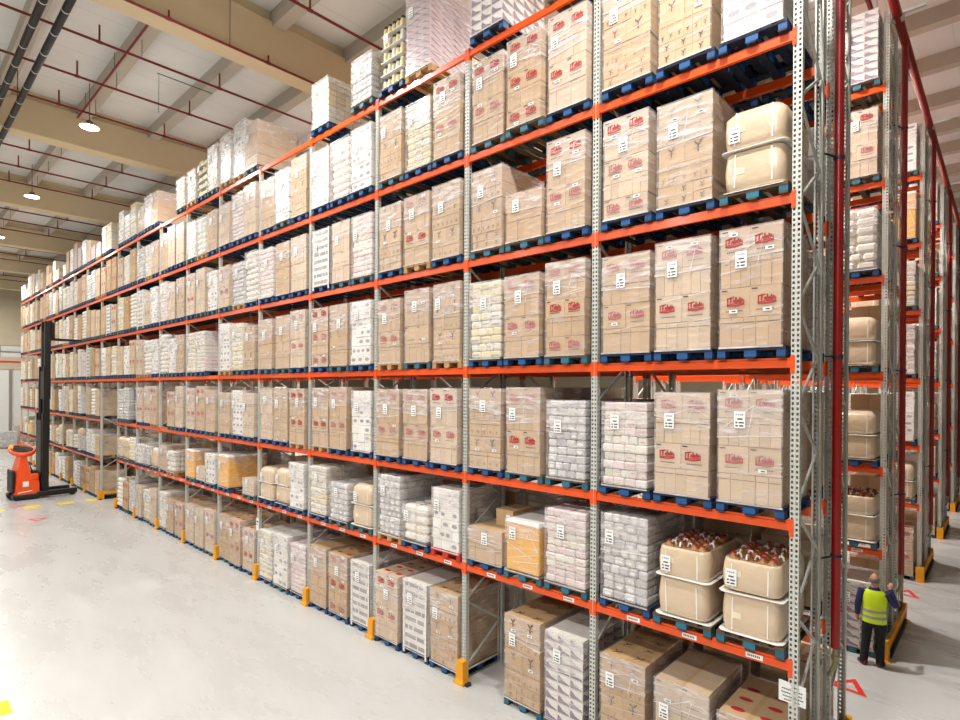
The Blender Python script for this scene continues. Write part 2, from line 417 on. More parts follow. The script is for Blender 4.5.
def rack(label, x0, y, bays, facing=1, tall=(0,), passage=None, far_lower=None, labels=False, group='pallet racks'):
    # y: plane of the aisle face; facing 1: aisle towards -Y, -1: aisle towards +Y
    t=thing('pallet_rack',label,'rack',(x0,y,0),0 if facing==1 else PI,group)
    sx=-1 if facing==1 else 1
    for n in range(bays+1):
        h=13.17 if n in tall else 11.74
        x=sx*n*P
        link('upright_post',post_mesh(h),t,(x,0,0))
        link('upright_post',post_mesh(h),t,(x,RD,0),(0,0,PI))
        link('brace',brace_mesh(h,RD),t,(x,0,0))
    for b in range(bays):
        x=sx*(b+.5)*P
        for l in range(1,7):
            z=BEAMZ[l]
            if passage is not None and b==passage and l<3: continue
            if far_lower and passage is not None and b>passage and l==1: z=far_lower
            o=link('front_beam',beam_mesh(),t,(x,0,z))
            link('rear_beam',beam_mesh(),t,(x,RD,z),(0,0,PI))
            if labels and l==1 and b<10:
                for k in (-1,0,1): link('shelf_label',label_mesh(),o,(k*.82+.12,.003,-.005))
    return t
rack('long orange and grey pallet rack nearest the open floor, with a passage through it',X0,YF,NB,1,(0,),TUN,1.9,True)
Y1B=9.13+RD
rack('pallet rack standing back to back behind the long nearest rack',X0,Y1B,NB,-1,(0,),TUN,1.9)
ROWW=['second','third','fourth','fifth','sixth','seventh']
for r in range(6):
    y=YF+ROWP*(r+1)
    rack('orange and grey pallet rack, aisle side of the %s double row'%ROWW[r],X0,y,2,1,(0,),None,None,r==0)
    if r<5: rack('orange and grey pallet rack, back side of the %s double row'%ROWW[r],X0,y+1.67+RD,2,-1,(0,))

# column guards
def guard_mesh():
    mb=MB(); w0,w1=.12,.085
    def ring(w,d0,d1,z): return [(-w,d0,z),(w,d0,z),(w,d1,z),(-w,d1,z)]
    mb.loft([ring(.125,-.10,.10,0),ring(.125,-.10,.10,.03),ring(.095,-.07,.08,.09),ring(.08,-.06,.07,.42)],0,False)
    for sx in (-1,1): mb.disc((sx*.105,-.085),.016,.03,.045,8,1)
    mb.box(.125,.19,-.05,.06,0,.05,1)
    return mb.mesh('column_guard',[M['yguard'],M['bolt']])
gm=guard_mesh()
for n in list(range(2,TUN+1))+[TUN+1,12,13,14,15,17,18,19]:
    o=link('column_guard',gm,None,(X0-n*P,YF-.045,0))
    tag(o,'yellow column guard at foot of the %s upright from near end'%ORD[n],'guard','yellow column guards')
def end_barrier(label,x,y,dy):
    t=thing('end_barrier',label,'barrier',(x,y,0),0,'yellow rack end barriers')
    for k in (0,dy):
        d=-1 if k==0 else 1; q=k+d*.07
        mb=MB(); mb.box(-.13,.06,min(q,q+d*.05),max(q,q+d*.05),.009,.42); mb.box(.0,.06,min(q,k-d*.1),max(q,k-d*.1),.009,.42); mb.box(-.15,.12,min(q+d*.05,q+d*.09),max(q+d*.05,q+d*.09),0,.02); mb.obj('corner_shoe',M['yguard'],t)
    mb=MB(); mb.box(.0,.06,.1,dy-.1,.25,.38); mb.box(-.01,.08,.1,dy-.1,.25,.262); mb.obj('rail',M['yguard'],t)
    mb=MB(); mb.box(.03,.09,.11,dy-.11,.02,.10); mb.obj('kick_rail',M['blk'],t)
end_barrier('low yellow barrier across the foot of the nearest double rack end',X0+.06,YF+.03,2.7)
for r in range(5):
    end_barrier('low yellow barrier across the foot of the %s double row of racks'%ROWW[r],X0+.06,YF+ROWP*(r+1)+.03,2.65)
end_barrier('low yellow barrier beside the passage through the long rack',X0-(TUN+1)*P+.06,YF+.03,2.7)

# red risers and crossing main
def riser(label,y,zb,r=.06):
    t=thing('sprinkler_riser',label,'pipe',(-1.70,y,0),0,'red sprinkler risers')
    mb=MB(); mb.tube([(0,0,zb+.22),(0,0,13.1)],r,12); mb.obj('riser_pipe',M['redpipe'],t)
    mb=MB(); mb.tube([(0,0,zb+.24),(0,0,zb+.1)],r*.6,10); mb.tube([(0,0,zb+.1),(0,-.05,zb),(-.06,-.05,zb-.15)],r*.5,8); mb.disc((0,0),r*.85,zb+.06,zb+.12,8); mb.obj('valve_fitting',M['fit'],t)
    for z in (3.2,5.9,8.6,11.2):
        mb=MB(); mb.tube([(0,0,z-.02),(0,0,z+.02)],r+.012,12); mb.bar((-.14,-.36,z),(0,0,z),.02); mb.obj('pipe_clamp',M['bolt'],t)
riser('thick red sprinkler riser at the end of the nearest double rack',8.93,1.72,.058)
for r in range(5): riser('red sprinkler riser at the end of the %s double row of racks'%ROWW[r],YF+ROWP*(r+1)+1.40,1.2,.058)
t=thing('sprinkler_main','bright red sprinkler main crossing high above the rack ends','pipe',(-1.70,8.5,13.1))
mb=MB(); mb.tube([(0,0,0),(0,35,0)],.085,12); mb.obj('pipe_run',M['redpipe'],t)
for r in range(6):
    mb=MB(); yy=YF+ROWP*r+.3-8.5; mb.tube([(0,yy,-.07),(0,yy+.0,.0)],.11,12); mb.box(-.02,.45,yy+.06,yy+.12,.09,.14); mb.obj('pipe_bracket',M['steel'],t)

# ------------------------------------------------------------------ pallet loads
_mc={}
def pallet_mesh(v):
    k=('pal',v)
    if k in _mc: return _mc[k]
    blk={'blue':'blue','teal':'teal','wood':'wood','red':'pred'}[v]; brd={'blue':'dblue','teal':'dwood','wood':'wood','red':'pred'}[v]
    mb=MB()
    for x in (-.35,0,.35):
        mb.box(x-.05,x+.05,-.6,.6,0,.022,1)
        for y in (-.52,0,.52): mb.box(x-.0725 if x==0 else (x-.05),x+.0725 if x==0 else x+.05,y-.075,y+.075,.022,.1,0)
    for y in (-.528,0,.528): mb.box(-.4,.4,y-.072,y+.072,.1,.122,1)
    for i in range(5):
        y=-.6+.1 if 0 else -.34+i*.17
        x=-.345+i*.1725; mb.box(x-.055,x+.055,-.6,.6,.122,.144,1)
    _mc[k]=mb.mesh('pallet',[M[blk],M[brd]]); return _mc[k]

def stroke(mb,p,q,w,y,m):
    dx=q[0]-p[0]; dz=q[1]-p[1]; L=math.hypot(dx,dz) or 1; nx=-dz/L*w/2; nz=dx/L*w/2
    mb.poly([(p[0]-nx,y,p[1]-nz),(q[0]-nx,y,q[1]-nz),(q[0]+nx,y,q[1]+nz),(p[0]+nx,y,p[1]+nz)],m)
def red_mark(mb,cx,cz,w,y,m):
    h=w*.58; X=lambda u:cx+u*w; Z=lambda v:cz+v*h
    def S(a,b,t): stroke(mb,(X(a[0]),Z(a[1])),(X(b[0]),Z(b[1])),t*w,y,m)
    S((-.5,-.42),(.0,-.5),.09); S((.0,-.5),(.5,-.36),.09); S((-.47,-.45),(-.47,.3),.07); S((.47,-.36),(.47,.12),.05)
    S((-.5,.28),(-.08,.42),.08); S((-.27,.36),(-.3,-.18),.09)
    x=-.14
    for a,b in ((-.15,.15),(-.2,.42),(-.15,.18),(-.15,.36),(-.12,.22)):
        S((x,a),(x+.05,b),.07); S((x+.05,b),(x+.1,a),.045); x+=.115
    S((-.4,-.3),(.4,-.24),.05)
def y_mark(mb,cx,cz,w,y,m):
    h=w*1.25; X=lambda u:cx+u*w; Z=lambda v:cz+v*h
    def S(a,b,t): stroke(mb,(X(a[0]),Z(a[1])),(X(b[0]),Z(b[1])),t*w,y,m)
    S((0,-.5),(0,.08),.12); S((0,.05),(-.40,.36),.10); S((0,.05),(.46,.5),.10)
    S((-.22,.22),(-.28,.42),.06); S((-.12,.14),(.04,.3),.06); S((.2,.25),(.22,.45),.06); S((-.08,-.42),(.08,-.42),.07)
    for u in (-.48,-.34,-.2,.16,.3,.44): S((u,-.2),(u+.07,-.2),.1)

def g_carton(rng,w,h,style,glare=False):
    # layered cartons; style R red print, Y black marks, C plain
    mb=MB(); z0=.15; d=1.2
    base=0
    if style=='Y': lay=['Q','N','W','N','W'] if rng.random()<.5 else ['N','W','N','Q','W']
    else: lay=['N','W','N','W'] if rng.random()<.75 else ['W','N','W','N','W']
    if h<1.0: lay=lay[-2:] if h>.6 else lay[-1:]
    hh=(h-z0)/len(lay)
    for i,ty in enumerate(lay):
        a=z0+i*hh; b=a+hh-.006; ox=rng.uniform(-.008,.008); oy=rng.uniform(-.012,.006)
        nx={'N':rng.choice((5,6)),'W':2,'Q':3}[ty]; ny=3; rows=2 if ty=='Q' else 1
        for rr in range(rows):
            za=a+rr*hh/rows; zb=a+(rr+1)*hh/rows-.006
            for ix in range(nx):
                x0=-w/2+ix*w/nx+.002; x1=-w/2+(ix+1)*w/nx-.002
                for iy in range(ny):
                    y0=-d/2+iy*d/ny+.002; y1=-d/2+(iy+1)*d/ny-.002; jy=rng.uniform(-.006,.006) if iy==0 else 0
                    mb.box(x0+ox,x1+ox,y0+oy+jy,y1+oy,za,zb,0)
                yf=-d/2+.002+oy-.0125; cx=(x0+x1)/2+ox; cz=(za+zb)/2; bw=x1-x0; bh=zb-za
                if ty=='N':
                    mb.poly([(x0+ox+.006,yf,zb-.07),(x1+ox-.006,yf,zb-.07),(x1+ox-.006,yf,zb-.064),(x0+ox+.006,yf,zb-.064)],2)
                    if style=='Y': y_mark(mb,cx,za+.07,.05,yf,2)
                    continue
                if style=='R': red_mark(mb,cx+rng.uniform(-.02,.02),cz+.02,min(.21,bw*.62),yf,1)
                elif style=='Y':
                    if ty=='W': y_mark(mb,cx,cz+.03,.13 if ix else .11,yf,2)
                    elif rng.random()<.7: y_mark(mb,cx,cz,.07,yf,2)
                if ty=='W':
                    if style!='Y':
                        for k in range(8): mb.poly([(cx-.1+k*.026,yf,za+.07),(cx-.084+k*.026,yf,za+.07),(cx-.084+k*.026,yf,za+.082),(cx-.1+k*.026,yf,za+.082)],2)
                        mb.poly([(x0+ox+.02,yf,zb-.035),(x0+ox+.09,yf,zb-.035),(x0+ox+.09,yf,zb-.022),(x0+ox+.02,yf,zb-.022)],2)
                    if rng.random()<.55:
                        sx=cx+rng.uniform(-.02,.05); sz=cz-.10 if style!='R' else cz+rng.choice((.11,-.11))
                        mb.poly([(sx-.05,yf-.001,sz-.022),(sx+.05,yf-.001,sz-.022),(sx+.05,yf-.001,sz+.022),(sx-.05,yf-.001,sz+.022)],3)
                        mb.poly([(sx-.02,yf-.002,sz-.008),(sx+.03,yf-.002,sz-.008),(sx+.03,yf-.002,sz+.008),(sx-.02,yf-.002,sz+.008)],2)
    # marks on the top flaps
    tw=w/2
    for ix in (-.25,.25):
        for yy in (-.42,-.1,.22):
            if style=='Y':
                for a,b in (((-.06,-.05),(.06,.05)),((-.06,.05),(.0,.0)),((.03,-.06),(.06,.02))):
                    mb.poly([(ix*w+a[0],yy+a[1]-.012,h-.004),(ix*w+b[0],yy+b[1]-.012,h-.004),(ix*w+b[0],yy+b[1]+.012,h-.004),(ix*w+a[0],yy+a[1]+.012,h-.004)],2)
            elif style=='R':
                mb.poly([(ix*w-.08+.16*k/12+0,yy+.045*math.sin(2*PI*0),h-.004) for k in ()] or [(ix*w+.09*math.cos(2*PI*k/14),yy+.05*math.sin(2*PI*k/14),h-.004) for k in range(14)],1)
    mb.poly([(-.03,-.59,h-.0055),(.03,-.59,h-.0055),(.03,.59,h-.0055),(-.03,.59,h-.0055)],4)
    c=M['cartonpale' if glare and rng.random()<.75 else rng.choice(('carton','carton','carton2','cartonpale'))] if style!='Y' else M[rng.choice(('carton','carton2'))]
    return mb,[c,M['red'],M['black'],M['paper'],M['carton2']]

def g_packs(rng,w,h,cols,lh=.13,nx=4,c=.018,patch=None,stripe=False,dots=None,bands=None):
    # many thin layers of bulging packs, speckled print along the seams
    mb=MB(); z0=.15; d=1.18; n=max(2,round((h-z0)/lh)); lh=(h-z0)/n
    mb.box(-w/2+.05,w/2-.05,-d/2+.06,d/2-.05,z0,h-.02,len(cols))
    for i in range(n):
        a=z0+i*lh; b=a+lh-.004; e=rng.uniform(-.014,.008); nn=nx if i%2==0 else nx+rng.choice((0,1)); ny=5
        lc=rng.randrange(len(cols))
        for ix in range(nn):
            for iy in range(ny):
                if 0<ix<nn-1 and 0<iy<ny-1 and i<n-1: continue
                x0=-w/2-e+ix*(w+2*e)/nn+.001; x1=-w/2-e+(ix+1)*(w+2*e)/nn-.001
                y0=-d/2-e+iy*d/ny+.002; y1=-d/2-e+(iy+1)*d/ny-.002
                jz=rng.uniform(-.006,.004); jy=rng.uniform(-.008,.006) if iy==0 else 0
                m=cols[lc if stripe and rng.random()<.75 else rng.randrange(len(cols))]
                mb.cbox(x0,x1,y0+jy,y1,a,b+jz,c,m)
                if iy: continue
                yy=y0+jy-.002; cz=(a+b)/2; bw=x1-x0
                if patch and rng.random()<.6:
                    cx=(x0+x1)/2+rng.uniform(-.02,.02); rw=bw*.32; rh=lh*.2
                    mb.poly([(cx+rw*math.cos(2*PI*k/10),yy,cz+rh*math.sin(2*PI*k/10)) for k in range(10)],rng.choice(patch))
                if bands and rng.random()<.55:
                    zz=cz+rng.uniform(-.02,.02); u0=x0+c+rng.uniform(0,.03); u1=x1-c-rng.uniform(0,.03)
                    mb.poly([(u0,yy-.0005,zz-.008),(u1,yy-.0005,zz-.008),(u1,yy-.0005,zz+.008),(u0,yy-.0005,zz+.008)],rng.choice(bands))
                if dots:
                    u=x0+.01
                    while u<x1-.02:
                        q=rng.uniform(.008,.022)
                        if rng.random()<.75:
                            zz=a+c+rng.uniform(.0,.012); mb.poly([(u,yy-.001,zz),(u+q,yy-.001,zz),(u+q,yy-.001,zz+.014),(u,yy-.001,zz+.014)],rng.choice(dots))
                        u+=q+.006
    return mb
def g_jug(rng,w,h,tops=False):
    mb=MB(); z0=.15; d=1.16; nt=2 if h>.95 else 1; th=(h-z0)/nt
    def rr(wx,wy,r,z):
        pts=[]
        for sx,sy,a0 in ((1,-1,-90),(1,1,0),(-1,1,90),(-1,-1,180)):
            for k in range(6):
                a=math.radians(a0+k*18); pts.append((sx*(wx-r)+r*math.cos(a),sy*(wy-r)+r*math.sin(a),z))
        return pts
    for t in range(nt):
        a=z0+t*th+.02; b=a+th-.035
        top=b-(.10 if tops and t==nt-1 else 0)
        prof=[(0,.03),(.04,.01),(.2,0),(.5,-.006),(.8,.004),(.93,.012),(1,.05 if not tops else .02)]+([(1,.05),(.9,.055)] if tops and t==nt-1 else [])
        if t==nt-1 and not tops: prof=prof[:-2]+[(.86,.03),(.96,.07),(1,.12)]
        mb.loft([rr(w/2-i,d/2-i,.11,a+(top-a)*u) for u,i in prof],0)
        # slip sheet with a wavy lip
        n=40; ring=rr(w/2+.035,d/2+.03,.08,0)
        p1=rng.random()*6; lo=[(x,y,a-.022+.016*math.sin(9*x+6*y+p1)) for x,y,_ in ring]; hi=[(x,y,z+.009) for x,y,z in lo]
        mb.loft([lo,hi],1,False)
        for sx in (-1,1): # vertical film fold near each corner
            x=sx*(w/2-.14); stroke(mb,(x,a+.03),(x+rng.uniform(-.02,.02),top-.05),.016,-d/2-.006,1)
        if rng.random()<.8: mb.poly([(-.2,-d/2-.008,a+th*.35),(-.1,-d/2-.008,a+th*.35),(-.1,-d/2-.008,a+th*.5),(-.2,-d/2-.008,a+th*.5)],2)
    return mb,[M['jug'],M['sheet'],M['cream']]
def jug_meshes():
    if 'jugm' in _mc: return _mc['jugm']
    mb=MB(); mb.cbox(-.071,.071,-.095,.095,-.05,.0,.02); mb.loft([[(.05*math.cos(2*PI*k/12)*s-.03,.05*math.sin(2*PI*k/12)*s,z) for k in range(12)] for s,z in ((1.4,-.005),(.9,.02),(.7,.045))],0)
    j=mb.mesh('jug',[M['jugb']])
    mb=MB(); mb.disc((-.03,0),.028,.04,.062,14); c=mb.mesh('cap',[M['redcap']])
    mb=MB(); mb.tube([(.0,0,.02),(.02,0,.055),(.05,0,.055),(.068,0,.0)],.013,8); hd=mb.mesh('handle',[M['sheet']])
    _mc['jugm']=(j,c,hd); return _mc['jugm']
def g_amber(rng,w,h):
    mb=MB(); mb.cbox(-w/2,w/2,-.59,.59,.15,h-.03,.02,0)
    mb.add([(-w/2-.012,-.6,h-.05),(w/2+.012,-.6,h-.06),(w/2+.012,.6,h-.06),(-w/2-.012,.6,h-.05),(-w/2+.02,-.57,h),(w/2-.02,-.57,h-.005),(w/2-.02,.57,h),(-w/2+.02,.57,h-.01)],
           [(0,3,2,1),(4,5,6,7),(0,1,5,4),(1,2,6,5),(2,3,7,6),(3,0,4,7)],1)
    for a,b in (((-.3,.35),(.3,.5)),((-.35,.62),(.2,.42)),((-.2,.3),(.36,.38)),((.1,h-.1),(.34,.5))): stroke(mb,a,b,.012,-.595,1)
    return mb,[M['amber'],M['sheet']]
def g_banded(rng,w,h):
    mb=MB(); z0=.15; n=8; lh=(h-z0)/n
    for i in range(n):
        a=z0+i*lh; b=a+lh-.004
        for ix in range(2):
            x0=-w/2+ix*w/2+.002; x1=-w/2+(ix+1)*w/2-.002
            for iy in range(3): mb.box(x0,x1,-.59+iy*.39,-.59+iy*.39+.386,a,b,0)
        x=-w/2+.06
        while x<w/2-.1:
            L=rng.uniform(.08,.34); e=min(x+L,w/2-.05)
            mb.poly([(x,-.592,a+lh*.25),(e,-.592,a+lh*.25),(e,-.592,a+lh*.72),(x,-.592,a+lh*.72)],1); x=e+rng.uniform(.01,.05)
    for sx in (-1,1):
        mb.box(min(sx*w/2,sx*(w/2+.014)),max(sx*w/2,sx*(w/2+.014)),-.606,-.52,z0-.1,h+.01,2); mb.box(min(sx*(w/2-.05),sx*(w/2+.014)),max(sx*(w/2-.05),sx*(w/2+.014)),-.606,-.594,z0-.1,h+.01,2)
    return mb,[M['white'],M['greyp'],M['sheet']]
def g_zigzag(rng,w,h,lav=False):
    mb=MB(); z0=.15; lh=.135 if lav else .165; n=round((h-z0)/lh); lh=(h-z0)/n; d=1.2
    for i in range(n):
        a=z0+i*lh; b=a+lh-.006; j=rng.uniform(-.006,.006); nx=2 if lav else 3
        for ix in range(nx):
            for iy in range(3): mb.box(-w/2+ix*w/nx+.002+j,-w/2+(ix+1)*w/nx-.002+j,-d/2+iy*d/3,-d/2+(iy+1)*d/3-.004,a,b,0)
        for side in (0,1):
            L=w if side==0 else d; nt=3 if side==0 else 4; off=rng.random()
            for k in range(nt):
                u0=-L/2+k*L/nt+.01; u1=-L/2+(k+1)*L/nt-.01
                if lav: pr=[(u0,a+lh*.7),(u1-.03,a+lh*.18),(u1,a+lh*.18),(u0+.06,a+lh*.84)]
                else: pr=[(u0,a+.012),(u1,a+.012),(u1,a+lh*.2),(u0+(u1-u0)*.45,a+lh*.42),(u0+.012,a+lh*.86),(u0,a+lh*.6)]
                if side==0: mb.poly([(u+j,-d/2-.003,z) for u,z in pr],1)
                else: mb.poly([(w/2+.003+j,u,z) for u,z in pr],1)
    return mb,[M['lav'] if lav else M['white'],M['purple']]
def g_bundles(rng,w,h):
    mb=MB(); z0=.15; n=5; lh=(h-z0)/n; d=1.16
    mb.box(-w/2+.08,w/2-.08,-d/2+.1,d/2-.1,z0,h-.05,3)
    for i in range(n):
        a=z0+i*lh
        for ix in range(5):
            for iy in range(6):
                if 0<ix<4 and 0<iy<5 and i<n-1: continue
                x=-w/2+(ix+.5)*w/5; y=-d/2+(iy+.5)*d/6; r=w/10-.008
                mb.loft([[(x+q*r*math.cos(2*PI*k/8),y+q*r*math.sin(2*PI*k/8),a+lh*zz) for k in range(8)] for q,zz in ((.9,.05),(1,.15),(1,.58),(.75,.68))],0 if rng.random()<.75 else 1)
                mb.disc((x,y),r*.8,a+lh*.68,a+lh*.86,8,2 if rng.random()<.6 else 1)
        mb.box(-w/2,w/2,-d/2,d/2,a+lh*.0,a+lh*.05,1)
    return mb,[M['yel'],M['white'],M['dark'],M['cream']]

DESC={'R':'red printed carton stack','Y':'black marked carton stack','C':'plain tan carton stack','V':'white carton stack','G':'silver grey pack stack',
 'P':'pink white pack stack','N':'yellow white pack stack','B':'cream filmed jug pallet','O':'amber sheeted load','W':'grey banded white stack','T':'purple zigzag tray stack',
 'L':'lavender striped tray stack','S':'white sack stack','K':'yellow jar stack'}
KIND={'R':'printed_carton_pallet','Y':'marked_carton_pallet','C':'plain_carton_pallet','V':'white_carton_pallet','G':'pack_pallet','P':'pack_pallet','N':'pack_pallet','B':'jug_pallet','O':'wrapped_pallet','W':'banded_carton_pallet','T':'tray_pallet','L':'tray_pallet','S':'sack_pallet','K':'jar_pallet'}
GOODS={'printed_carton_pallet':'carton_stack','marked_carton_pallet':'carton_stack','plain_carton_pallet':'carton_stack','white_carton_pallet':'carton_stack','banded_carton_pallet':'carton_stack','pack_pallet':'pack_stack','jug_pallet':'wrapped_jugs','wrapped_pallet':'sheeted_block','tray_pallet':'tray_stack','sack_pallet':'sack_stack','jar_pallet':'jar_stack'}
def goods_mesh(ty,w,h,seed,tops=False):
    k=(ty,w,h,seed,tops)
    if k in _mc: return _mc[k]
    rng=random.Random(hash((ord(ty),seed)) & 0xffff)
    if ty in 'RYC': mb,ms=g_carton(rng,w,h,ty,seed<3)  # low seeds: distant stacks paler, film glare put into the board colour
    elif ty=='V':
        mb=g_packs(rng,w,h,[0,1],.2,3,.006,[3]); ms=[M['white'],M['sheet'],M['greyp'],M['greyp']]
    elif ty=='G': mb=g_packs(rng,w,h,[0,1],.125,4,.02,[3],False,[2,2,4,3]); ms=[M['silver'],M['silver2'],M['greyp'],M['sheet'],M['yel']]
    elif ty=='P': mb=g_packs(rng,w,h,[0,1,0] if seed%2 else [1,1,0],.118,4,.015,None,True,[2,3,3,4],[2,2,3]); ms=[M['pink'],M['white'],M['rose'],M['yel'],M['greyp']]
    elif ty=='N': mb=g_packs(rng,w,h,[0,1],.135,3,.02,[2],True,[2,3,2],[3]); ms=[M['white'],M['cream'],M['yel'],M['greyp']]
    elif ty=='S': mb=g_packs(rng,w,h,[0,0],.17,2,.05,None); ms=[M['white'],M['cream'],M['carton']]
    elif ty=='B': mb,ms=g_jug(rng,w,h,tops)
    elif ty=='O': mb,ms=g_amber(rng,w,h)
    elif ty=='W': mb,ms=g_banded(rng,w,h)
    elif ty in 'TL': mb,ms=g_zigzag(rng,w,h,ty=='L')
    else: mb,ms=g_bundles(rng,w,h)
    mx=max(mb.m)+1
    while len(ms)<mx: ms.append(M['dark'])
    _mc[k]=mb.mesh(GOODS[KIND[ty]],ms); return _mc[k]
def wrap_mesh(w,h,v):
    k=('wrap',w,h,v)
    if k in _mc: return _mc[k]
    rng=random.Random(v*7+3); mb=MB(); g=.016; W=w/2+g; D=.6+g; za=.13; zs=h*rng.uniform(.66,.78); zt=h+.008
    def side(p,q,a0,a1,b0,b1,m): mb.poly([(p[0],p[1],a0),(q[0],q[1],a1),(q[0],q[1],b1),(p[0],p[1],b0)],m)
    c=[(-W,-D),(W,-D),(W,D),(-W,D)]; sk=[rng.uniform(-.1,.1) for _ in range(4)]
    for i in range(4):
        p,q=c[i],c[(i+1)%4]; s0,s1=zs+sk[i],zs+sk[(i+1)%4]
        side(p,q,za,za,s0,s1,0); side(p,q,s0,s1,zt,zt,1)
    y=-D-.003
    stroke(mb,(-W,zs+sk[0]),(W,zs+sk[1]),.016,y,2)
    kx=rng.uniform(.05,.28)*w; kz=h*rng.uniform(.86,.93)
    if rng.random()<.8:
        for e in ((-W*.9,zs+rng.uniform(0,.12)),(W*.95,kz-rng.uniform(.05,.14)),(kx-.07,zs-.04)):
            stroke(mb,(kx,kz),e,rng.uniform(.007,.014),y,2)
    for _ in range(3):
        zz=rng.uniform(.25,zs-.1); stroke(mb,(rng.uniform(-W,0),zz),(W,zz+rng.uniform(.0,.12)),rng.uniform(.005,.01),y,2)
    stroke(mb,(-W,za+.01),(W,za+.01),.022,y,2)
    _mc[k]=mb.mesh('stretch_wrap',[M['wrap'],M['wrap2'],M['crease']]); return _mc[k]
def sheet_mesh():
    if 'sh' in _mc: return _mc['sh']
    mb=MB(); mb.box(-.068,.068,-.003,0,-.105,.105,0)
    for zz,xs in ((.01,((-.03,.035),)),(-.035,((-.05,-.025),(-.01,.05))),(-.075,((-.05,-.02),(-.005,.045)))):
        for a,b in xs: mb.box(a,b,-.0045,-.003,zz-.009,zz+.009,1)
    for a in (-.045,-.02,.005,.028): mb.box(a,a+.014,-.0045,-.003,.055,.075,2)
    _mc['sh']=mb.mesh('label_sheet',[M['paper'],M['ink'],M['greyp']]); return _mc['sh']

def load(ty,x,y,z,label,h=1.62,w=.78,pal='blue',seed=0,detail=2,rz=0,group=None,tops=False,sheet=True):
    t=thing(KIND[ty],label,'pallet load',(x,y,z),rz,group)
    link('pallet',pallet_mesh(pal),t)
    g=link(GOODS[KIND[ty]],goods_mesh(ty,w,h,seed,tops),t)
    if detail>=1 and ty in 'RYCVGPNSTLOW': link('stretch_wrap',wrap_mesh(w,h,seed%5),t)
    if detail>=2 and sheet:
        r=random.Random(seed*13+5)
        yy=-.622 if ty!='B' else -.598
        link('label_sheet',sheet_mesh(),t,(r.uniform(-.24,.02) if ty!='B' else -.22,yy,h*r.uniform(.7,.8) if ty!='B' else h*.72))
    if tops:
        j,c,hd=jug_meshes()
        for ix in range(4):
            for iy in range(5):
                o=link('jug',j,t,(-.222+ix*.148,-.40+iy*.2,h-.115),(0,0,(ix*7+iy*3)%4*PI/2)); link('cap',c,o); link('handle',hd,o)
    return t
def slotx(b,s,x0=X0): return x0-b*P-P/2+(s-1)*.86+.02
def slotz(l): return 0 if l==0 else BEAMZ[l]+BH/2+.001
YL=YF+.6-.045

# catalogue of the five nearest bays: tier -> (left, middle, right) as (type, height, extra)
CAT={
 0:{0:[('Y',1.62),('C',1.55),('R',1.42)],1:[('G',1.5),('B',1.3),('B',1.3)],2:[('P',1.47),('R',1.62),('R',1.66)],3:[('R',1.66),('R',1.72),('R',1.74)],
    4:[('R',1.7),('Y',1.66),('B',1.3)],5:[('Y',1.72),('Y',1.72),('V',1.72)],6:[('V',1.5),('R',1.6),('C',1.5)]},
 1:{0:[None,('Y',1.68),('T',1.66)],1:[('C',.84),('O',1.12),('P',1.42)],2:[('Y',1.66),('R',1.68),('G',1.48)],3:[('N',1.62),('R',1.62),('R',1.72)],
    4:[('Y',1.66),('C',1.05),('R',1.7)],5:[('R',1.7),('R',1.72),('R',1.76)],6:[('T',1.75),None,('C',1.5)]},
 2:{0:[('R',1.62),('W',1.64),('Y',1.66)],1:[('G',1.5),('S',.98),('V',1.42)],2:[('R',1.64),('R',1.64),('R',1.66)],3:[('R',1.58),('C',1.7),('Y',1.72)],
    4:[('Y',1.62),('R',1.62),('Y',1.66)],5:[('Y',1.62),('N',1.58),('R',1.72)],6:[('K',1.66),('L',1.82),None]},
 3:{0:[('C',1.66),('R',1.64),('W',1.62)],1:[('N',1.42),('G',1.12),('B',1.2)],2:[('R',1.66),('R',1.68),('V',1.6)],3:[('R',1.66),('C',1.66),('V',1.66)],
    4:[('W',1.62),('C',1.64),('P',1.62)],5:[('V',1.62),('S',1.62),('V',1.64)],6:[('N',1.35),None,('G',1.25)]},
 4:{0:[('N',1.56),('V',1.6),('P',1.5)],1:[('B',1.15),('B',1.2),('V',1.4)],2:[('C',1.64),('C',1.64),('R',1.64)],3:[('C',1.6),('C',1.64),('R',1.7)],
    4:[('P',1.6),('C',1.62),('C',1.64)],5:[('Y',1.6),('V',1.62),('Y',1.74)],6:[None,None,None]},
}
rng=random.Random(11)
def pick(l,b):
    if l==1: return rng.choices('BVGOSCN',(30,14,10,7,10,18,10))[0]
    if l==6: return rng.choices('VCGLKNT',(30,28,14,8,5,12,3))[0]
    return rng.choices('RCYVPNWSG',(20,22,10,18,9,8,4,4,5))[0]
HS=(1.5,1.58,1.64,1.7)
